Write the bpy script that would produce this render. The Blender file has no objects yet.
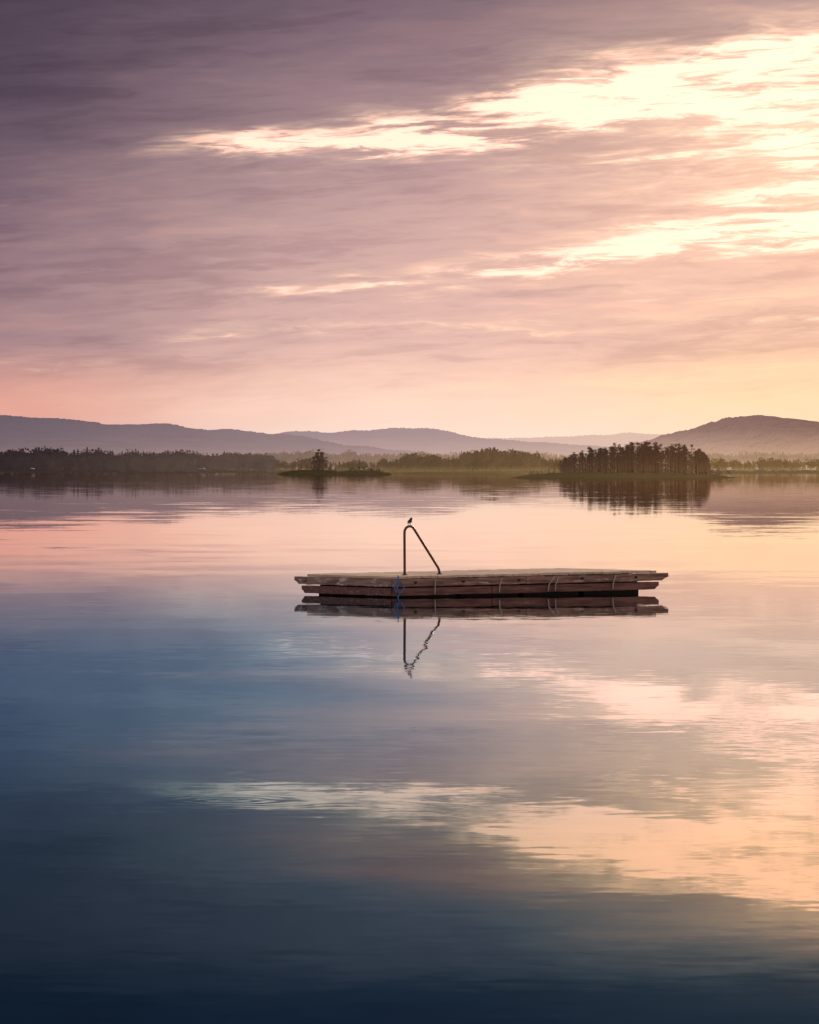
import bpy, bmesh, math, random
import numpy as np
from mathutils import Vector, Matrix
random.seed(7); rng=np.random.default_rng(7)
S=bpy.context.scene
COL=S.collection
F=5000.0; CH=2.38; HZ=470.0
S.view_settings.view_transform='Standard'; S.view_settings.look='None'; S.view_settings.exposure=0

def lin(c):
    return tuple(((v/255.)/12.92 if v/255.<=.04045 else ((v/255.+.055)/1.055)**2.4) for v in c)

# ------------------------------------------------------------ node helper
class G:
    def __init__(s,nt): s.nt=nt
    def n(s,t,**k):
        nd=s.nt.nodes.new(t)
        for a,b in k.items(): setattr(nd,a,b)
        return nd
    def m(s,op,a,b=None,c=None,clamp=False):
        nd=s.n('ShaderNodeMath',operation=op,use_clamp=clamp)
        for i,v in enumerate((a,b,c)):
            if v is None: continue
            if isinstance(v,(int,float)): nd.inputs[i].default_value=v
            else: s.nt.links.new(v,nd.inputs[i])
        return nd.outputs[0]
    def add(s,a,b): return s.m('ADD',a,b)
    def sub(s,a,b): return s.m('SUBTRACT',a,b)
    def mul(s,a,b): return s.m('MULTIPLY',a,b)
    def mad(s,a,b,c): return s.m('MULTIPLY_ADD',a,b,c)
    def smooth(s,v,lo,hi,a=0.,b=1.):
        nd=s.n('ShaderNodeMapRange',interpolation_type='SMOOTHSTEP')
        s.nt.links.new(v,nd.inputs[0])
        for i,x in zip((1,2,3,4),(lo,hi,a,b)): nd.inputs[i].default_value=x
        return nd.outputs[0]
    def xyz(s,x,y,z=0.):
        nd=s.n('ShaderNodeCombineXYZ')
        for i,v in enumerate((x,y,z)):
            if isinstance(v,(int,float)): nd.inputs[i].default_value=v
            else: s.nt.links.new(v,nd.inputs[i])
        return nd.outputs[0]
    def sep(s,v):
        nd=s.n('ShaderNodeSeparateXYZ'); s.nt.links.new(v,nd.inputs[0]); return nd.outputs
    def noise(s,vec,scale=1.,detail=5.,rough=.55,dist=0.,color=False):
        nd=s.n('ShaderNodeTexNoise'); s.nt.links.new(vec,nd.inputs['Vector'])
        nd.inputs['Scale'].default_value=scale; nd.inputs['Detail'].default_value=detail
        nd.inputs['Roughness'].default_value=rough; nd.inputs['Distortion'].default_value=dist
        return nd.outputs[1] if color else nd.outputs[0]
    def ramp(s,v,stops):
        nd=s.n('ShaderNodeValToRGB'); s.nt.links.new(v,nd.inputs[0])
        e=nd.color_ramp.elements
        while len(e)>1: e.remove(e[-1])
        e[0].position=stops[0][0]; e[0].color=(*stops[0][1],1)
        for p,c in stops[1:]:
            x=e.new(p); x.color=(*c,1)
        return nd.outputs[0]
    def mix(s,f,a,b,blend='MIX'):
        nd=s.n('ShaderNodeMix',data_type='RGBA',blend_type=blend)
        nd.clamp_factor=True
        for i,v in ((0,f),(6,a),(7,b)):
            if isinstance(v,(int,float)): nd.inputs[i].default_value=v
            elif isinstance(v,tuple): nd.inputs[i].default_value=(*v,1)
            else: s.nt.links.new(v,nd.inputs[i])
        return nd.outputs[2]
    def L(s,a,b): s.nt.links.new(a,b)

# ------------------------------------------------------------ world
SUN_EL=math.radians(8.0); SUN_AZ=math.radians(9.0)   # azimuth measured from +Y towards +X
w=bpy.data.worlds.new("World"); S.world=w; w.use_nodes=True
nt=w.node_tree; nt.nodes.clear(); g=G(nt)
tc=g.n('ShaderNodeTexCoord').outputs['Generated']
dx,dy,dz=g.sep(tc)
az=g.m('ARCTAN2',dx,dy)
el=g.m('ARCSINE',dz)
U=g.mad(az,F,409.5)              # bearing in 1/5000 rad
V=g.mad(el,-F,HZ)                # elevation in 1/5000 rad
shear=g.mad(U,0.05,V)
wcol=g.noise(g.xyz(g.mul(U,1/160),g.mul(shear,1/36),3.1),1.,4,.58,color=True)
wr,wg,wb=g.sep(wcol)
fcol=g.noise(g.xyz(g.mul(U,1/80),g.mul(shear,1/10),8.4),1.,6,.64,.5,color=True)
fine,f2,f3=g.sep(fcol)
Uw=g.add(U,g.mul(g.sub(wr,.5),200))
Vw=g.add(g.add(V,g.mul(g.sub(wg,.5),58)),g.mul(g.sub(fine,.5),36))
broad=g.noise(g.xyz(g.mul(Uw,1/280),g.mul(g.add(shear,g.mul(g.sub(wg,.5),30)),1/30),1.7),1.,5,.58,.3)
t=g.m('MULTIPLY',g.sub(HZ,g.add(V,g.mul(g.sub(wg,.5),26))),1/600.,clamp=True)
def st(lst): return [((470-y)/600.,lin(c)) for y,c in lst]
rl=g.ramp(t,st([(440,(222,170,163)),(405,(230,166,150)),(378,(206,152,144)),(345,(168,134,139)),(300,(156,126,133)),(230,(136,110,122)),(150,(106,88,103)),(80,(86,72,88)),(0,(75,63,79)),(-50,(45,48,62)),(-130,(33,38,52))]))
rc=g.ramp(t,st([(440,(255,226,210)),(400,(255,217,196)),(375,(249,206,187)),(340,(230,188,177)),(300,(223,182,173)),(230,(206,169,164)),(150,(180,148,150)),(80,(148,122,131)),(0,(118,98,112)),(-50,(55,58,74)),(-130,(39,45,60))]))
rr=g.ramp(t,st([(440,(255,224,186)),(400,(255,220,176)),(375,(253,211,172)),(340,(232,190,165)),(300,(228,188,167)),(230,(230,190,169)),(150,(236,200,176)),(80,(214,184,168)),(0,(160,136,138)),(-50,(62,64,80)),(-130,(43,48,64))]))
base=g.mix(g.smooth(Uw,-60,430),rl,rc)
base=g.mix(g.smooth(Uw,380,860),base,rr)
amp=g.smooth(V,440,340)
comb=g.add(g.mul(broad,.60),g.mul(fine,.40))
dk=g.mul(g.smooth(comb,.49,.63),g.mul(amp,.64))
base=g.mix(dk,base,(.73,.69,.75),'MULTIPLY')
lt=g.mul(g.smooth(comb,.50,.37),g.mul(amp,.6))
base=g.mix(lt,base,g.mix(1.,base,(1.28,1.19,1.08),'MULTIPLY'))
# sunlit gaps: soft streaks described by bearing, elevation, half-length, half-thickness, slope, weight
streaks=[(375,140,105,9,-.03,1.05),(505,116,140,13,-.13,1.15),(660,84,150,18,-.18,1.15),(830,125,125,46,-.02,1.45),
 (820,60,130,20,-.10,1.0),(620,158,90,7,-.05,.5),(750,236,145,15,-.06,1.25),(565,260,125,9,-.12,1.05),(860,215,100,18,0.,.8),
 (325,291,60,4.5,-.02,.75),(250,333,70,3,0.,.65),(480,330,90,3,0.,.7),(800,320,95,7,0.,1.15),(90,364,60,3,-.03,.6),
 (8,206,22,4,.0,.5),(690,290,130,5,0.,.55),(830,168,110,16,0.,.75)]
tot=None
for cx,cy,a,b,sl,wt in streaks:
    ux=g.mul(g.sub(Uw,cx),1./a)
    line=g.mad(g.sub(Uw,cx),-sl,g.sub(Vw,cy))
    vy=g.mul(line,1./b)
    q=g.mad(ux,ux,g.mul(vy,vy))
    e=g.mul(g.m('EXPONENT',g.mul(q,-.38)),wt)
    tot=e if tot is None else g.add(tot,e)
mask=g.mul(tot,g.smooth(comb,.61,.38,.24,1.40))
mask=g.mul(mask,g.smooth(f2,.64,.44,.36,1.05))     # thin veils of cloud drifting across the openings
mk=g.smooth(mask,.0,1.55)
sunlit=g.mix(g.smooth(mk,.15,.95),(1.02,.70,.49),(1.66,.93,.72))
sky1=g.mix(mk,base,sunlit)
# wide warm glow towards the hidden sun
gx=g.mul(g.sub(U,900),1/360.); gy=g.mul(g.sub(V,150),1/230.)
glow=g.m('EXPONENT',g.mul(g.mad(gx,gx,g.mul(gy,gy)),-1.))
sky1=g.mix(g.mul(glow,.8),sky1,g.mix(1.,sky1,(1.24,1.10,1.03),'MULTIPLY'))
sky1=g.mix(g.mul(glow,1.),sky1,(.18,.11,.07),'ADD')
nish=g.n('ShaderNodeTexSky',sky_type='NISHITA',sun_disc=False,sun_elevation=SUN_EL,sun_rotation=SUN_AZ)
nsk=g.mix(1.,nish.outputs[0],(.10,.10,.10),'MULTIPLY')
high=g.mix(.65,nsk,(.56,.44,.42))
sky2=g.mix(g.smooth(el,.122,.27),sky1,high)
bg=g.n('ShaderNodeBackground'); g.L(sky2,bg.inputs[0]); bg.inputs[1].default_value=1.0
out=g.n('ShaderNodeOutputWorld'); g.L(bg.outputs[0],out.inputs[0])

sd=bpy.data.lights.new("sun",'SUN'); sd.energy=2.0; sd.angle=math.radians(2.5); sd.color=(1,.72,.5)
so=bpy.data.objects.new("sun",sd); COL.objects.link(so)
dirv=Vector((math.sin(SUN_AZ)*math.cos(SUN_EL),math.cos(SUN_AZ)*math.cos(SUN_EL),math.sin(SUN_EL)))
so.rotation_euler=dirv.to_track_quat('Z','Y').to_euler()

# ------------------------------------------------------------ materials
def newmat(name):
    m=bpy.data.materials.new(name); m.use_nodes=True
    m.node_tree.nodes.clear(); return m,G(m.node_tree)
def finish(g,sh):
    o=g.n('ShaderNodeOutputMaterial'); g.L(sh,o.inputs[0])
def principled(name,colf,rough=.8,bump=None,metal=0.,spec=.5):
    m,g=newmat(name); b=g.n('ShaderNodeBsdfPrincipled')
    c=colf(g)
    if isinstance(c,tuple): b.inputs['Base Color'].default_value=(*c,1)
    else: g.L(c,b.inputs['Base Color'])
    b.inputs['Roughness'].default_value=rough; b.inputs['Metallic'].default_value=metal
    b.inputs['Specular IOR Level'].default_value=spec
    if bump:
        h,st_,di=bump(g); bn=g.n('ShaderNodeBump'); g.L(h,bn.inputs['Height'])
        bn.inputs['Strength'].default_value=st_; bn.inputs['Distance'].default_value=di
        g.L(bn.outputs[0],b.inputs['Normal'])
    finish(g,b.outputs[0]); return m
def hazy(name,alb,alb2,nscale,hz_l,hz_r,fac,x0,x1,zbase=None,ztop=None,fac_base=None,hb_l=None,hb_r=None,nv=.35):
    """distant vegetation seen through air: surface + haze light painted in as emission, cooler away from the sun, denser and brighter low down"""
    m,g=newmat(name)
    geo=g.n('ShaderNodeNewGeometry').outputs['Position']; x,y,z=g.sep(geo)
    nz=g.noise(geo,nscale,4,.65)
    col=g.mix(g.smooth(nz,.38,.62),alb,alb2)
    d=g.n('ShaderNodeBsdfDiffuse'); g.L(col,d.inputs[0])
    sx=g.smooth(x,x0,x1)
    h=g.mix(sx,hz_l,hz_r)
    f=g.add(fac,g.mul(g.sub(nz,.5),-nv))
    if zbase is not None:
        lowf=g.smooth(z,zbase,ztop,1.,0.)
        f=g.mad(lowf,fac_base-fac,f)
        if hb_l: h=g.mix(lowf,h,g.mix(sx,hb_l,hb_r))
    e=g.n('ShaderNodeEmission'); g.L(h,e.inputs[0])  # air haze painted on as a fixed glow per material
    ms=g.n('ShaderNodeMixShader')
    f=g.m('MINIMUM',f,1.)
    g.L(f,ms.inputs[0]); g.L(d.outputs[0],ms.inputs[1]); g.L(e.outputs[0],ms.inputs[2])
    finish(g,ms.outputs[0]); return m

# ------------------------------------------------------------ mesh helpers
def mk_obj(name,verts,faces,mat,smooth=False,parent=None,kind=None):
    me=bpy.data.meshes.new(name)
    me.from_pydata([tuple(v) for v in verts],[],[tuple(f) for f in faces]); me.update()
    if mat: me.materials.append(mat)
    if smooth:
        me.polygons.foreach_set('use_smooth',[True]*len(me.polygons))
    o=bpy.data.objects.new(name,me); COL.objects.link(o)
    if parent: o.parent=parent
    if kind: o["kind"]=kind
    return o
def empty(name,loc=(0,0,0)):
    o=bpy.data.objects.new(name,None); COL.objects.link(o); o.location=loc; o.empty_display_size=.2; return o

# ------------------------------------------------------------ water
m,g=newmat("lake_water")
pos=g.n('ShaderNodeNewGeometry'); Pn=pos.outputs['Position']; px,py,pz=g.sep(Pn)
ix,iy,iz=g.sep(pos.outputs['Incoming'])
dist=g.m('SQRT',g.add(g.mul(px,px),g.mul(py,py)))
n1=g.sub(g.noise(g.xyz(g.mul(px,.22),g.mul(py,.16),0),1.,2,.5),.5)
n2c=g.noise(g.xyz(g.mul(px,.9),g.mul(py,1.2),4),1.,3,.6,color=True)
n2r,n2g,n2b=g.sep(n2c); n2=g.sub(n2r,.5); n2x=g.sub(n2g,.5)
n3=g.sub(g.noise(g.xyz(g.mul(px,2.6),g.mul(py,3.6),9),1.,3,.62),.5)
calm=g.smooth(g.noise(g.xyz(g.mul(px,.035),g.mul(py,.05),2.3),1.,3,.6),.40,.62,.45,1.25)
att=g.m('DIVIDE',1.,g.mad(dist,1/2600.,1.))
near=g.smooth(dist,80,34,.9,1.5)
sy=g.mul(g.add(g.add(g.mul(n1,.0095),g.mul(n2,.0060)),g.mul(g.mul(n3,.0064),near)),g.mul(calm,att))
sx=g.mul(g.add(g.mul(n2x,.008),g.mul(n3,.004)),g.mul(calm,att))
# small rings where fish rise
for rx,ry,rad,ampl in ((-1.31,36.0,.55,.0030),(1.05,51.5,.8,.0025),(-3.6,64.,.9,.002)):
    ddx=g.sub(px,rx); ddy=g.sub(py,ry)
    r=g.m('SQRT',g.add(g.mul(ddx,ddx),g.mul(ddy,ddy)))
    env=g.mul(g.m('EXPONENT',g.mul(g.mul(r,r),-1./(rad*rad))),ampl)
    s_=g.mul(g.m('SINE',g.mul(r,34.)),env)
    rr_=g.m('MAXIMUM',r,.01)
    sy=g.add(sy,g.mul(s_,g.m('DIVIDE',ddy,rr_))); sx=g.add(sx,g.mul(s_,g.m('DIVIDE',ddx,rr_)))
nrm=g.n('ShaderNodeVectorMath',operation='NORMALIZE'); g.L(g.xyz(sx,sy,1.),nrm.inputs[0])
c=g.mul(iz,1/.12)
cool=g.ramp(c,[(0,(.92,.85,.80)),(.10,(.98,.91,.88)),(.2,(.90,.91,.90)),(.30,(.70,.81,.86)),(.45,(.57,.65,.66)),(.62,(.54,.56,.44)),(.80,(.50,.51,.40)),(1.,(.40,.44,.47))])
# reflection painted darker and bluer into the tint, left side and close in
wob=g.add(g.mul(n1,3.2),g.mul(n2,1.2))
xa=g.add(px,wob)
l1=g.sub(xa,g.mul(py,-.006))                       # left boundary of the painted dimming
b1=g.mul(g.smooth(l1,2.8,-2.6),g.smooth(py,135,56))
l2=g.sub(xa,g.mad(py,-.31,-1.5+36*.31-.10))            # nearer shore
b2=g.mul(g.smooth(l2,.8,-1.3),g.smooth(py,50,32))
refl_dim=g.m('MAXIMUM',b1,b2)
tint=g.mix(refl_dim,cool,g.mix(1.,cool,(.31,.57,.79),'MULTIPLY'))
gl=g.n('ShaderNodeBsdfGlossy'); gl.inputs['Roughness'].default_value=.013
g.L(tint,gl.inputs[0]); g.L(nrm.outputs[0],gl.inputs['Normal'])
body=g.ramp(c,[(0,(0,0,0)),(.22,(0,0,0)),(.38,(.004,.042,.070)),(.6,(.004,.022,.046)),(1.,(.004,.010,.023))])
body=g.mix(g.mad(refl_dim,.7,.3),(0,0,0),body)
df=g.n('ShaderNodeBsdfDiffuse'); g.L(body,df.inputs[0])
ad=g.n('ShaderNodeAddShader'); g.L(gl.outputs[0],ad.inputs[0]); g.L(df.outputs[0],ad.inputs[1])
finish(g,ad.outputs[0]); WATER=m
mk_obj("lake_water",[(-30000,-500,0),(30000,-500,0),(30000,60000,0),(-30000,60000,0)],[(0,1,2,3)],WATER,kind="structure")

# ------------------------------------------------------------ hills
def interp(pts,x): 
    return np.interp(x,[p[0] for p in pts],[p[1] for p in pts])
def vnoise(x,seed,scale):
    r=np.random.default_rng(seed); tab=r.random(4096)
    q=np.asarray(x)/scale+1000; i=np.floor(q).astype(int); f=q-i; f=f*f*(3-2*f)
    return tab[i%4096]*(1-f)+tab[(i+1)%4096]*f-.5
def hill(name,ridge,D,D0,mat,jag,seed,pad=900,back=2500):
    xs_px=np.arange(-pad,819+pad,1.6); xs=(xs_px-409.5)/F*D
    Y=interp(ridge,xs_px); H=CH-(Y-HZ)/F*D
    H=H+vnoise(xs,seed,D*.012)*D*.0009+vnoise(xs,seed+1,D*.004)*D*.0005
    rows=[(D0+(D-D0)*k/16.) for k in range(17)]+[D+back*k/4 for k in range(1,5)]
    V=[];Fc=[]
    nx=len(xs)
    for j,y in enumerate(rows):
        if y<=D: s=(y-D0)/(D-D0); s=s*s*(3-2*s)*.6+.4*s
        else: s=1-((y-D)/back)**1.5*1.1
        jg=(np.random.default_rng(seed*31+j).random(nx)-.5)*jag*(1 if j>2 else 0)
        sp=vnoise(xs+j*137.,seed+5+j,D*.02)*.14*math.sin(math.pi*min(1,max(0,s)))
        z=H*(s+sp*(0 if abs(y-D)<1 else 1))+jg
        for a,b in zip(xs,z): V.append((a,y,b if j>0 else -2))
    for j in range(len(rows)-1):
        for i in range(nx-1):
            a=j*nx+i; Fc.append((a,a+1,a+nx+1,a+nx))
    return mk_obj(name,V,Fc,mat,kind="structure")
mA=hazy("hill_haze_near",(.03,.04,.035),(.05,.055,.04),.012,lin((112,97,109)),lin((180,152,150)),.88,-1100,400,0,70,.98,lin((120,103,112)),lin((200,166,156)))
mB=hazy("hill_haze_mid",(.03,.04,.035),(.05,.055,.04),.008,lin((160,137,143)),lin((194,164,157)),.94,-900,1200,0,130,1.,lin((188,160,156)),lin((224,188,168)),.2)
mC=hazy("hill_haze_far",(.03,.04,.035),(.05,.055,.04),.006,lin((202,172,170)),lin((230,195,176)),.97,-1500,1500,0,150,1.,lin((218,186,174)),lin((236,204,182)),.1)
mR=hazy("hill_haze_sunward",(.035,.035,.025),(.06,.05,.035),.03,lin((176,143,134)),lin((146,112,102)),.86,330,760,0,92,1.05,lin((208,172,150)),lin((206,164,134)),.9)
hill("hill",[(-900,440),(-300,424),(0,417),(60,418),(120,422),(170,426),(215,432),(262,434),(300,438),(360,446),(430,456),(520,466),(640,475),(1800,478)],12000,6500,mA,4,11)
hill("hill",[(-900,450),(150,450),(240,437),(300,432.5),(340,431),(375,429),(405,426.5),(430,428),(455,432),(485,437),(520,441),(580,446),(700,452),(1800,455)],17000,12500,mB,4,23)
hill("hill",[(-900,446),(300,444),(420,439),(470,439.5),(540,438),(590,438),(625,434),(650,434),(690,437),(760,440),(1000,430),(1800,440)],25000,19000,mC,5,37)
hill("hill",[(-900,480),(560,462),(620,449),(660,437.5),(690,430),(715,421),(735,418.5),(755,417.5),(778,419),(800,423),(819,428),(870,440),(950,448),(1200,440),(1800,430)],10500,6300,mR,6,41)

# ------------------------------------------------------------ shore land
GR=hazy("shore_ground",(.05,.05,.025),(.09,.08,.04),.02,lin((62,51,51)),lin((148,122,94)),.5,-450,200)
def land(name,xs_px,shoreD,depth,height,mat,seed):
    V=[];Fc=[];xs_px=np.asarray(xs_px,float); n=len(xs_px)
    sh=shoreD(xs_px)+vnoise(xs_px,seed,14)*60+vnoise(xs_px,seed+3,5)*25
    ks=[-.01,0,.02,.06,.12,.25,.5,.75,1.]
    for k in ks:
        for i in range(n):
            D=sh[i]+k*depth; x=(xs_px[i]-409.5)/F*sh[i]
            z=-.6 if k<0 else .15+height*(k**.6)*(1+.25*random.uniform(-1,1))
            V.append((x,D,z))
    for j in range(len(ks)-1):
        for i in range(n-1):
            a=j*n+i; Fc.append((a,a+1,a+n+1,a+n))
    return mk_obj(name,V,Fc,mat,kind="structure")
land("ground",np.arange(-900,1750,4.),lambda p:np.interp(p,[-900,0,250,380,560,700,819,1700],[5000,4700,4900,4300,3300,3700,4000,4500]),6000,6,GR,3)

# ------------------------------------------------------------ trees
def spruce_arr(h,r,seed,tiers=8,per=6):
    q=random.Random(seed); V=[];Fc=[]
    def tri(a,b,c): 
        i=len(V); V.extend((a,b,c)); Fc.append((i,i+1,i+2))
    for k in range(tiers):
        f=k/(tiers-1); z=h*(.10+.80*f); rad=r*(1-f)**.6*q.uniform(.75,1.15)+.055*h
        for j in range(per):
            a=q.uniform(0,6.283); l=rad*q.uniform(.7,1.15); wd=.4*l+.015*h
            tip=(math.cos(a)*l,math.sin(a)*l,z-h*.05*q.uniform(.3,1.2))
            up=h*.08*q.uniform(.7,1.2)
            tri((-math.sin(a)*wd,math.cos(a)*wd,z-up*.2),tip,(0,0,z+up))
            tri((math.sin(a)*wd,-math.cos(a)*wd,z-up*.2),tip,(0,0,z+up))
    tri((-.03*h,0,0),(.03*h,0,0),(0,0,h*.97)); tri((0,-.03*h,0),(0,.03*h,0),(0,0,h*.97))
    return np.array(V),np.array(Fc)
def round_arr(h,r,seed,n=80):
    q=random.Random(seed); V=[];Fc=[]
    cl=[(q.uniform(-.5,.5)*r,q.uniform(-.5,.5)*r,h*q.uniform(.3,.82),r*q.uniform(.4,.65)) for _ in range(7)]
    for k in range(n):
        cx,cy,cz,cr=q.choice(cl); a=q.uniform(0,6.283); b=q.uniform(-1,1); s=(1-b*b)**.5
        p=Vector((cx+cr*s*math.cos(a),cy+cr*s*math.sin(a),cz+cr*b*.9)); i=len(V)
        for _ in range(3):
            V.append(tuple(p+Vector((q.uniform(-1,1),q.uniform(-1,1),q.uniform(-1,1)))*r*.32))
        Fc.append((i,i+1,i+2))
    i=len(V); V.extend([(-.02*h,0,0),(.02*h,0,0),(0,0,h*.8)]); Fc.append((i,i+1,i+2))
    return np.array(V),np.array(Fc)
VAR=[spruce_arr(1,.24,i) for i in range(5)]+[spruce_arr(1,.30,20+i,7,6) for i in range(3)]+[round_arr(1,.33,40+i) for i in range(4)]
def forest(name,spec,mat,seed,label):
    q=random.Random(seed); Vs=[];Fs=[];off=0
    for (p0,p1,D0,D1,n,h0,h1,zb,wround) in spec:
        for _ in range(n):
            p=q.uniform(p0,p1); D=q.uniform(D0,D1); 
            clump=.76+.32*(vnoise(np.array([p]),seed,38)[0]+.5)+.26*(vnoise(np.array([p]),seed+9,12)[0]+.5)
            h=q.uniform(h0,h1)*clump
            vi=q.randrange(8,12) if q.random()<wround else q.randrange(0,8)
            v,f=VAR[vi]; a=q.uniform(0,6.283); ca,sa=math.cos(a),math.sin(a)
            ww=h*q.uniform(.95,1.5)
            X=(v[:,0]*ca-v[:,1]*sa)*ww+(p-409.5)/F*D; Yy=(v[:,0]*sa+v[:,1]*ca)*ww+D
            z0=zb*(D-D0)/(D1-D0+1)
            Vs.append(np.stack([X,Yy,v[:,2]*h+z0],1)); Fs.append(f+off); off+=len(v)
    V=np.concatenate(Vs);Fc=np.concatenate(Fs)
    me=bpy.data.meshes.new(name); me.vertices.add(len(V)); me.vertices.foreach_set('co',V.ravel())
    me.loops.add(len(Fc)*3); me.loops.foreach_set('vertex_index',Fc.ravel().astype(np.int32))
    me.polygons.add(len(Fc)); me.polygons.foreach_set('loop_start',np.arange(0,len(Fc)*3,3,dtype=np.int32))
    me.update(calc_edges=True); me.validate()
    me.materials.append(mat)
    o=bpy.data.objects.new(name,me); COL.objects.link(o); o["kind"]="stuff"
    o["label"]=label; o["category"]="forest"; return o
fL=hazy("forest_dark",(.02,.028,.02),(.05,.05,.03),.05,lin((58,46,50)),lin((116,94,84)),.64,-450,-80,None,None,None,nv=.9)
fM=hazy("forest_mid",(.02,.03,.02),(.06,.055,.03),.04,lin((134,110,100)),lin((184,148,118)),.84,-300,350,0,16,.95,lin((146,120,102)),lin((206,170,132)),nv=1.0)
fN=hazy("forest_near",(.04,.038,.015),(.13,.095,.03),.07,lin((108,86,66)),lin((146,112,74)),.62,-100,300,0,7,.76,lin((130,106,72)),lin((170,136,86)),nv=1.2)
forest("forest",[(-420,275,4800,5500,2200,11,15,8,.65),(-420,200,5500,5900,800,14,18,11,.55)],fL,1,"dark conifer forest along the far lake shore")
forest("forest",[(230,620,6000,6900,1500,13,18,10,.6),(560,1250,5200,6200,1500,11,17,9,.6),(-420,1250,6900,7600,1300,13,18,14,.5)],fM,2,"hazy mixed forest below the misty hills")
forest("forest",[(250,400,5000,5500,160,7,10,5,.6),(380,570,4000,4700,420,7,11,5,.7),(400,440,4200,4500,60,11,15,3,.7),(462,540,3900,4300,190,13,17,3,.7),(690,1250,4300,4900,620,7,11,4,.7),(380,620,3500,3700,160,2,4,1,.9)],fN,3,"hazy birch and pine wood behind the shore")

# ------------------------------------------------------------ islands
def mound(name,p0,p1,D,depth,h,mat,seed,kind="structure"):
    x0=(p0-409.5)/F*D; x1=(p1-409.5)/F*D; cx=(x0+x1)/2; a=(x1-x0)/2; b=depth/2
    V=[(cx,D+b,h)];Fc=[];q=random.Random(seed); n=72; rings=9
    ro=[1+.10*math.sin(3*t_+seed)+.06*math.sin(7*t_+2*seed)+q.uniform(-.02,.02) for t_ in [k*6.2832/n for k in range(n)]]
    for j in range(1,rings+1):
        r=j/rings*1.03
        for k in range(n):
            t_=k*6.2832/n; rr=r*(1+(ro[k]-1)*(1 if abs(math.cos(t_))<.93 else .2))
            z=h*(1-min(r,1)**3)*q.uniform(.8,1.2) if j<rings-1 else (.08 if j==rings-1 else -.4)
            V.append((cx+a*rr*math.cos(t_),D+b+b*rr*math.sin(t_),z))
    for k in range(n): Fc.append((0,1+k,1+(k+1)%n))
    for j in range(rings-1):
        for k in range(n):
            A=1+j*n+k;B=1+j*n+(k+1)%n; Fc.append((A,A+n,B+n,B))
    return mk_obj(name,V,Fc,mat,kind=kind)
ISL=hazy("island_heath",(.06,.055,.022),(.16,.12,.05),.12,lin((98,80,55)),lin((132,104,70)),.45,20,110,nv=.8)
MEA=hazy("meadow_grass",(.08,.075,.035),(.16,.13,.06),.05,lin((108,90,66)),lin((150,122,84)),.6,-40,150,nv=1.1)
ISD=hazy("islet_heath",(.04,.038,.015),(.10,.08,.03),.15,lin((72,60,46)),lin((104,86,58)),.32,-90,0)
mound("island_ground",505,748,1540,70,1.5,ISL,3)
mound("shore_meadow_ground",385,640,3300,160,1.3,MEA,5)
mound("islet_ground",272,347,2750,70,2.0,ISD,6)
mound("islet_ground",322,395,2600,50,1.6,ISD,8)

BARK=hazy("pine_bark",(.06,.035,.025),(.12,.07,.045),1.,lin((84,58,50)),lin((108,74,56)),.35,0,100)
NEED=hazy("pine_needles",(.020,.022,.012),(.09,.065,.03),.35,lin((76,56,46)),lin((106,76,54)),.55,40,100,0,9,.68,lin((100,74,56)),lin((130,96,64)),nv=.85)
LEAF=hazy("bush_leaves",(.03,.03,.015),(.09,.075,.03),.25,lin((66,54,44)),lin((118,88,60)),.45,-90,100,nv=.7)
def trunk_mesh(name,h,seed):
    q=random.Random(seed); V=[];Fc=[]; n=6; L=6
    def tube(p,q2,r0,r1):
        d=(q2-p).normalized(); u=d.orthogonal().normalized(); v=d.cross(u); i=len(V)
        for c_,r in ((p,r0),(q2,r1)):
            for k in range(n):
                t_=k*6.2832/n; V.append(c_+u*r*math.cos(t_)+v*r*math.sin(t_))
        for k in range(n): Fc.append((i+k,i+(k+1)%n,i+n+(k+1)%n,i+n+k))
    pt=Vector((0,0,-.3))
    for k in range(L):
        nx_=Vector((pt.x+q.uniform(-.08,.08),pt.y+q.uniform(-.08,.08),h*.95*(k+1)/L))
        tube(pt,nx_,h*.014*(1-k/L)+.02,h*.014*(1-(k+1)/L)+.02)
        if k>=2:
            for _ in range(3):
                a=q.uniform(0,6.283); l=h*.13*q.uniform(.6,1.2)
                tube(nx_,nx_+Vector((math.cos(a)*l,math.sin(a)*l,l*.35)),.03,.012)
        pt=nx_
    me=bpy.data.meshes.new(name); me.from_pydata([tuple(v) for v in V],[],Fc); me.materials.append(BARK); return me
def crown_mesh(name,h,seed,lo=.35,r=.17,n=720,mat=None,cone=False,leaf=.025):
    q=random.Random(seed); V=[];Fc=[]
    cl=[]
    for k in range(21):
        f=q.uniform(0,1); z=h*(lo+(1-lo)*f*.93)
        rr=h*r*((1-f)**.8+.08 if cone else (math.sin(math.pi*min(1,f*.75+.25))+.15))
        a=q.uniform(0,6.283); d=rr*q.uniform(.2,.9)
        cl.append((math.cos(a)*d,math.sin(a)*d,z,h*.08*q.uniform(.7,1.3)*(1.1-.5*f)))
    cl.append((0,0,h*.95,h*.04))
    for k in range(n):
        cx,cy,cz,cr=q.choice(cl); a=q.uniform(0,6.283); b=q.uniform(-1,1); s=(1-b*b)**.5; rd=q.uniform(.4,1.1)
        p=Vector((cx+cr*1.25*s*rd*math.cos(a),cy+cr*1.25*s*rd*math.sin(a),cz+cr*b*rd*.8)); i=len(V)
        sz=h*leaf
        for _ in range(3): V.append(tuple(p+Vector((q.uniform(-1,1),q.uniform(-1,1),q.uniform(-1,1)))*sz))
        Fc.append((i,i+1,i+2))
    me=bpy.data.meshes.new(name); me.from_pydata(V,[],Fc); me.materials.append(mat or NEED); return me
TR=[trunk_mesh("trunk",9,i) for i in range(4)]
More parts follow.
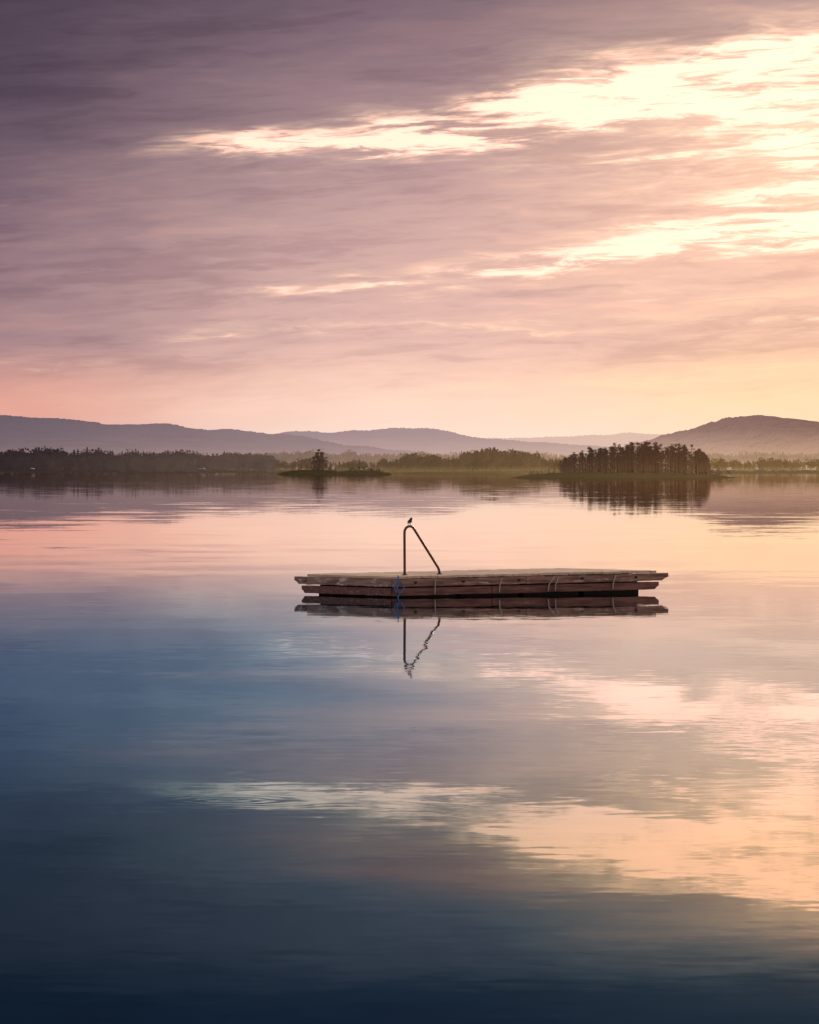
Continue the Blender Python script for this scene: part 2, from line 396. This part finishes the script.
CR=[crown_mesh("crown",9,i,lo=random.Random(i).uniform(.05,.24),cone=(i%3!=0),r=.17) for i in range(8)]
def tree(x,y,z,sc,i,group,label,wf=1.):
    e=empty("pine_tree",(x,y,z)); e.scale=(sc*wf*random.uniform(.9,1.15),sc*wf*random.uniform(.9,1.15),sc); e.rotation_euler=(0,0,random.uniform(0,6.28))
    e["label"]=label; e["category"]="tree"; e["group"]=group
    for nm,me in (("trunk",TR[i%4]),("crown",CR[i%8])):
        o=bpy.data.objects.new(nm,me); COL.objects.link(o); o.parent=e
rt=random.Random(5)
for i in range(205):
    p=rt.uniform(560,709) if i>28 else 560+i*5.2+rt.uniform(-2,2)
    D=1560+rt.uniform(0,52)
    env=np.interp(p,[557,564,575,592,615,655,685,700,710],[.40,.52,.72,.90,1.0,1.03,.98,.86,.56])
    sc=env*rt.choice((rt.uniform(.6,.85),rt.uniform(.84,.98),rt.uniform(.94,1.12)))*1.02
    tree((p-409.5)/F*D,D,1.1,sc,i,"pine trees on the wooded island","slender dark pine tree standing on the low island")
for p,hh in ((713,2.6),(719,2.2),(706,5.2),(710,3.4),(726,1.6),(549,1.8),(554,2.4)):
    tree((p-409.5)/F*1575,1575,.9,hh/9,3,"pine trees on the wooded island","small young pine at the tip of the low island")
for p,D,hh in ((319,2780,13.),(317,2790,11.5),(322,2786,11.5),(314,2788,9),(326,2785,8.5),(301,2785,3.5),(335,2785,4),(293,2785,3),(307,2785,4)):
    tree((p-409.5)/F*D,D,1.2,hh/9,int(p),"pine trees on the small islet","dark pine tree on the small bushy islet",1.5)
BU=[crown_mesh("bush",3,50+i,lo=.05,r=.42,n=300,mat=LEAF,leaf=.045) for i in range(4)]
def bush(p,D,z,s,i,grp,lab):
    o=bpy.data.objects.new("bush",BU[i%4]); COL.objects.link(o); o.location=((p-409.5)/F*D,D,z); o.scale=(s*1.6,s*1.2,s); o.rotation_euler=(0,0,i*1.3)
    o["label"]=lab; o["category"]="bush"; o["group"]=grp
for i in range(36):
    p=rt.uniform(290,341); k=1-abs(p-316)/36; bush(p,2765+rt.uniform(0,30),.5,rt.uniform(.6,1.2)*(.3+.9*k),i,"bushes on the small islet","low dark willow bush on the small islet")
for i in range(34):
    p=rt.uniform(342,384); k=1-abs(p-360)/32; bush(p,2612+rt.uniform(0,20),.4,rt.uniform(.5,1.1)*(.5+.7*k),i,"bushes on the small islet","low dark willow bush on the small islet")
for i in range(80):
    p=rt.uniform(530,732); bush(p,1550+rt.uniform(0,12),.6,rt.uniform(.15,.6),i,"bushes on the wooded island","low heather bush along the island shore")

# ------------------------------------------------------------ raft
C0=Vector((-.25,93.2,0)); ang=math.atan2(3.5,4.78); Lx=6.07; Ly=2.85
raft=empty("swimming_raft",C0); raft.rotation_euler=(0,-.0065,ang); raft.scale=(1.015,1.015,1.015)
raft["label"]="weathered wooden swimming raft with metal handrail floating on the lake"; raft["category"]="raft"
def woodcol(c0,c1,worn,sx=1.5,sy=14,sz=18,wl=.53,wh=.64):
    def f(g):
        tc=g.n('ShaderNodeTexCoord').outputs['Object']; x,y,z=g.sep(tc)
        a=g.noise(g.xyz(g.mul(x,sx),g.mul(y,sy),g.mul(z,sz)),1.,6,.65)
        b=g.noise(g.xyz(g.mul(x,2.),g.mul(y,2.),g.mul(z,11.)),1.4,5,.65)
        c=g.mix(g.smooth(a,.35,.65),c0,c1)
        return g.mix(g.smooth(b,wl,wh),c,worn)
    return f
def woodbump(sx,sy,sz):
    def f(g):
        tc=g.n('ShaderNodeTexCoord').outputs['Object']; x,y,z=g.sep(tc)
        return g.noise(g.xyz(g.mul(x,sx),g.mul(y,sy),g.mul(z,sz)),1.,5,.6),.5,.01
    return f
W_U=principled("weathered_beam",woodcol((.19,.085,.06),(.42,.235,.18),(.68,.51,.42),wl=.56,wh=.68),.7,woodbump(1.5,14,18))
W_L=principled("wet_beam",woodcol((.12,.04,.032),(.29,.125,.095),(.44,.27,.21),wl=.60,wh=.72),.5,woodbump(1.5,14,18))
W_D=principled("deck_planks",woodcol((.64,.45,.30),(.80,.60,.42),(.85,.69,.51),8,1.2,8),.45,woodbump(30,2,10))
W_V=principled("side_beam",woodcol((.24,.12,.09),(.46,.29,.23),(.76,.60,.50),14,1.5,18),.7,woodbump(14,1.5,18))
DARK=principled("float_black",lambda g:(.012,.011,.012),.6)
STEEL=principled("galvanised_steel",lambda g:g.mix(g.noise(g.n('ShaderNodeTexCoord').outputs['Object'],9.),(.08,.045,.04),(.19,.12,.10)),.4,None,.6)
STRAP=principled("strap_metal",lambda g:(.50,.43,.38),.5,None,.3)
ROPE=principled("blue_rope_fibre",lambda g:g.mix(g.noise(g.n('ShaderNodeTexCoord').outputs['Object'],60.),(.05,.17,.42),(.14,.32,.62)),.8)

def prism(V,Fc,poly,axis,a,b,jit=0):
    i=len(V); n=len(poly)
    for e in (a,b):
        for s,z in poly:
            s2=s+random.uniform(-jit,jit); z2=z+random.uniform(-jit,jit)*.5
            V.append((s2,e,z2) if axis=='x' else (e,s2,z2))
    Fc.append(tuple(range(i,i+n))); Fc.append(tuple(range(i+2*n-1,i+n-1,-1)))
    for k in range(n):
        k2=(k+1)%n; Fc.append((i+k,i+n+k,i+n+k2,i+k2))
def part(name,V,Fc,mat,bev=.008,parent=raft,label=None):
    o=mk_obj(name,V,Fc,mat,parent=parent)
    bm=bmesh.new(); bm.from_mesh(o.data); bmesh.ops.recalc_face_normals(bm,faces=bm.faces)
    bm.to_mesh(o.data); bm.free()
    if bev:
        b=o.modifiers.new("b",'BEVEL'); b.width=bev; b.segments=2; b.limit_method='ANGLE'
    if label:o["label"]=label
    return o
def beam_poly(x0,x1,z0,z1,c0=.0,c1=.0,seg=16,wob=.005):
    top=[(x0+(x1-x0)*k/seg,z1+random.uniform(-wob,wob*.2)) for k in range(seg,-1,-1)]
    bot=[(x0+c0+(x1-c1-x0-c0)*k/seg,z0+random.uniform(-wob,wob)) for k in range(seg+1)]
    zm=z0+(z1-z0)*.50
    return bot+([(x1-c1*.5,zm-.025),(x1,zm)] if c1 else [])+top+([(x0,zm),(x0+c0*.5,zm-.025)] if c0 else [])
# deck planks (run across the raft)
V=[];Fc=[];x=-.02
while x<Lx-.02:
    wd=.118; z=.345+random.uniform(-.003,.006)
    e0=random.uniform(-.02,.02); e1=random.uniform(-.02,.02)
    prism(V,Fc,[(e0-.045,z),(Ly-.02+e1,z),(Ly-.02+e1,z+.044),(e0-.045,z+.044)],'y',x,x+wd-.006)
    x+=wd
part("deck",V,Fc,W_D,.004)
def xbeam(name,y0,y1,x0,x1,z0,z1,mat,c0=0,c1=0):
    V=[];Fc=[];prism(V,Fc,beam_poly(x0,x1,z0,z1,c0,c1),'x',y0,y1); part(name,V,Fc,mat,.008)
def ybeam(name,x0,x1,y0,y1,z0,z1,mat,c0=0,c1=0):
    V=[];Fc=[];prism(V,Fc,beam_poly(y0,y1,z0,z1,c0,c1),'y',x0,x1); part(name,V,Fc,mat,.008)
xbeam("upper_beam",-.05,.075,-.05,Lx*.49,.196,.338,W_U)
xbeam("upper_beam",-.05,.075,Lx*.49+.012,Lx+.34,.194,.336,W_U,0,.16)
xbeam("lower_beam",-.025,.12,.0,Lx*.36,.030,.174,W_L)
xbeam("lower_beam",-.030,.12,Lx*.36+.012,Lx+.12,.028,.172,W_L,0,.10)
xbeam("upper_beam",Ly-.075,Ly+.04,-.10,Lx+.25,.19,.33,W_U,.1,.2)
xbeam("lower_beam",Ly-.11,Ly+.02,.02,Lx,.03,.165,W_L)
ybeam("side_beam",-.055,.07,.08,Ly+.34,.196,.338,W_V,0,.14)
ybeam("side_beam",-.03,.12,.125,Ly+.14,.028,.172,W_L,0,.10)
ybeam("side_beam",Lx-.1,Lx+.02,.08,Ly-.08,.19,.325,W_V)
ybeam("side_beam",Lx-.14,Lx-.03,.125,Ly-.115,.03,.165,W_L)
for yy in (.62,1.35,2.05): xbeam("joist",yy,yy+.09,.13,Lx-.16,.22,.325,W_L)
for k in range(4):
    V=[];Fc=[];x0=.2+k*1.45
    prism(V,Fc,[(x0,-.18),(x0+1.25,-.18),(x0+1.3,-.12),(x0+1.3,.13),(x0+1.25,.205),(x0,.205),(x0-.05,.13),(x0-.05,-.12)],'x',.16,Ly-.16)
    part("float",V,Fc,DARK,.02)
def tube(pts,r,n=8):
    V=[];Fc=[]; m=len(pts); pv=None
    for i,p in enumerate(pts):
        p=Vector(p); a=Vector(pts[max(0,i-1)]); b=Vector(pts[min(m-1,i+1)]); d=(b-a).normalized()
        if pv is None: u=d.orthogonal().normalized()
        else: u=(pv-d*pv.dot(d)).normalized()
        pv=u; v=d.cross(u)
        for k in range(n):
            t_=k*6.2832/n; V.append(p+u*r*math.cos(t_)+v*r*math.sin(t_))
    for i in range(m-1):
        for k in range(n):
            A=i*n+k;B=i*n+(k+1)%n; Fc.append((A,B,B+n,A+n))
    Fc.append(tuple(range(n-1,-1,-1))); Fc.append(tuple(range((m-1)*n,m*n)))
    return V,Fc
for xx,ln in ((.84,.0),(2.38,-.02),(3.62,-.06),(3.72,-.03),(5.1,-.03)):
    V,Fc=tube([(xx,-.082,.32),(xx+ln,-.078,.25),(xx+ln*2,-.07,.17),(xx+ln*2.2,-.062,.05)],.013,6)
    part("strap",V,Fc,STRAP,0)
V,Fc=tube([(.06,.02,.400),(.0,-.075,.392),(-.02,-.085,.30),(-.05,-.08,.22),(-.03,-.09,.15),(.03,-.06,.08),(.0,-.05,.0)],.013,6)
part("rope",V,Fc,ROPE,0)
V,Fc=tube([(-.02,-.085,.33),(.09,-.088,.26),(.12,-.085,.16),(.04,-.085,.08),(-.07,-.085,.12),(-.11,-.085,.22),(-.04,-.085,.32)],.011,6)
part("rope",V,Fc,ROPE,0)
for xx in (.4,1.5,2.8,4.3,5.6):
    V,Fc=tube([(xx,-.085,.27),(xx,-.03,.27)],.022,8); part("bolt",V,Fc,DARK,0)
# handrail
A=Vector((.60,.55,.390))
pts=[A+Vector((0,0,-.01))]+[A+Vector((0,0,z)) for z in (.1,.3,.5,.68,.76)]
R=.12; ZT=.79
B=A+Vector((.84,.05,0))
for k in range(1,11):
    t_=math.pi-k*math.radians(145)/10
    pts.append(A+Vector((R+R*math.cos(t_),0,ZT+R*.98*math.sin(t_))))
last=pts[-1]; end=B+Vector((-.035,0,.13))
for k in range(1,7):
    pts.append(last.lerp(end,k/6.))
pts.append(B+Vector((-.006,0,.07))); pts.append(B+Vector((0,0,.0)))
V,Fc=tube(pts,.024,10); hr=part("handrail",V,Fc,STEEL,0)
hr.data.polygons.foreach_set('use_smooth',[True]*len(hr.data.polygons))
for c_ in (A,B):
    V,Fc=tube([c_+Vector((0,0,.006)),c_+Vector((0,0,.02))],.05,12); part("flange",V,Fc,STEEL,0)

# ------------------------------------------------------------ bird
FEA=principled("bird_plumage",lambda g:g.mix(g.smooth(g.sep(g.n('ShaderNodeTexCoord').outputs['Object'])[2],.040,.065),(.45,.4,.38),(.035,.03,.035)),.8)
bpy.context.view_layer.update()
bp=raft.matrix_world@(A+Vector((R,0,ZT+R*.98+.022)))
path=[(-.085,.026,.004),(-.070,.034,.010),(-.05,.046,.016),(-.030,.058,.029),(-.005,.066,.037),(.020,.078,.036),(.038,.096,.026),(.045,.112,.024),(.056,.124,.025),(.070,.126,.020),(.082,.124,.008),(.098,.119,.002)]
V=[];Fc=[];n=12
for i,(x,z,r) in enumerate(path):
    for k in range(n):
        t_=k*6.2832/n
        fl=.45 if i<2 else 1
        V.append((x-.3*r*math.sin(t_)*(1 if 4<i<8 else 0),r*.9*math.cos(t_),z+r*fl*math.sin(t_)))
for i in range(len(path)-1):
    for k in range(n):
        a=i*n+k;b=i*n+(k+1)%n; Fc.append((a,b,b+n,a+n))
Fc.append(tuple(range(n-1,-1,-1)));Fc.append(tuple(range((len(path)-1)*n,len(path)*n)))
bird=mk_obj("bird",V,Fc,FEA,smooth=True); bird.location=bp; bird.rotation_euler=(0,0,math.radians(60)); bird.scale=(1.0,1.25,.95)
bird["label"]="small dark bird with pale belly perched on the handrail"; bird["category"]="bird"
for s in (-1,1):
    V,Fc=tube([(.0,s*.012,.0),(-.004,s*.013,.018),(.002,s*.014,.045)],.0028,6); part("leg",V,Fc,DARK,0,parent=bird)
# floating leaves
for k,(p,y) in enumerate(((186,797),(411,729))):
    D=CH*F/(y-HZ)
    V=[(0,0,0.006),(.03,.012,.012),(.06,.0,.02),(.03,-.014,.010),(-.02,0,.004)]
    o=mk_obj("floating_leaf",V,[(0,1,2,3),(0,3,4),(0,4,1)],W_L); o.location=((p-409.5)/F*D,D,0)
    o["label"]="small brown leaf floating on the calm water"; o["category"]="leaf"; o["group"]="leaves floating on the lake"

# ------------------------------------------------------------ camera
cd=bpy.data.cameras.new("camera"); cam=bpy.data.objects.new("camera",cd); COL.objects.link(cam)
cam.location=(0,0,CH); cd.sensor_fit='VERTICAL'; cd.sensor_height=36; cd.sensor_width=28.8; cd.lens=36*F/1024
cam.rotation_euler=(math.radians(90)-math.atan((512-HZ)/F),0,0)
cd.clip_start=.5; cd.clip_end=100000
S.camera=cam
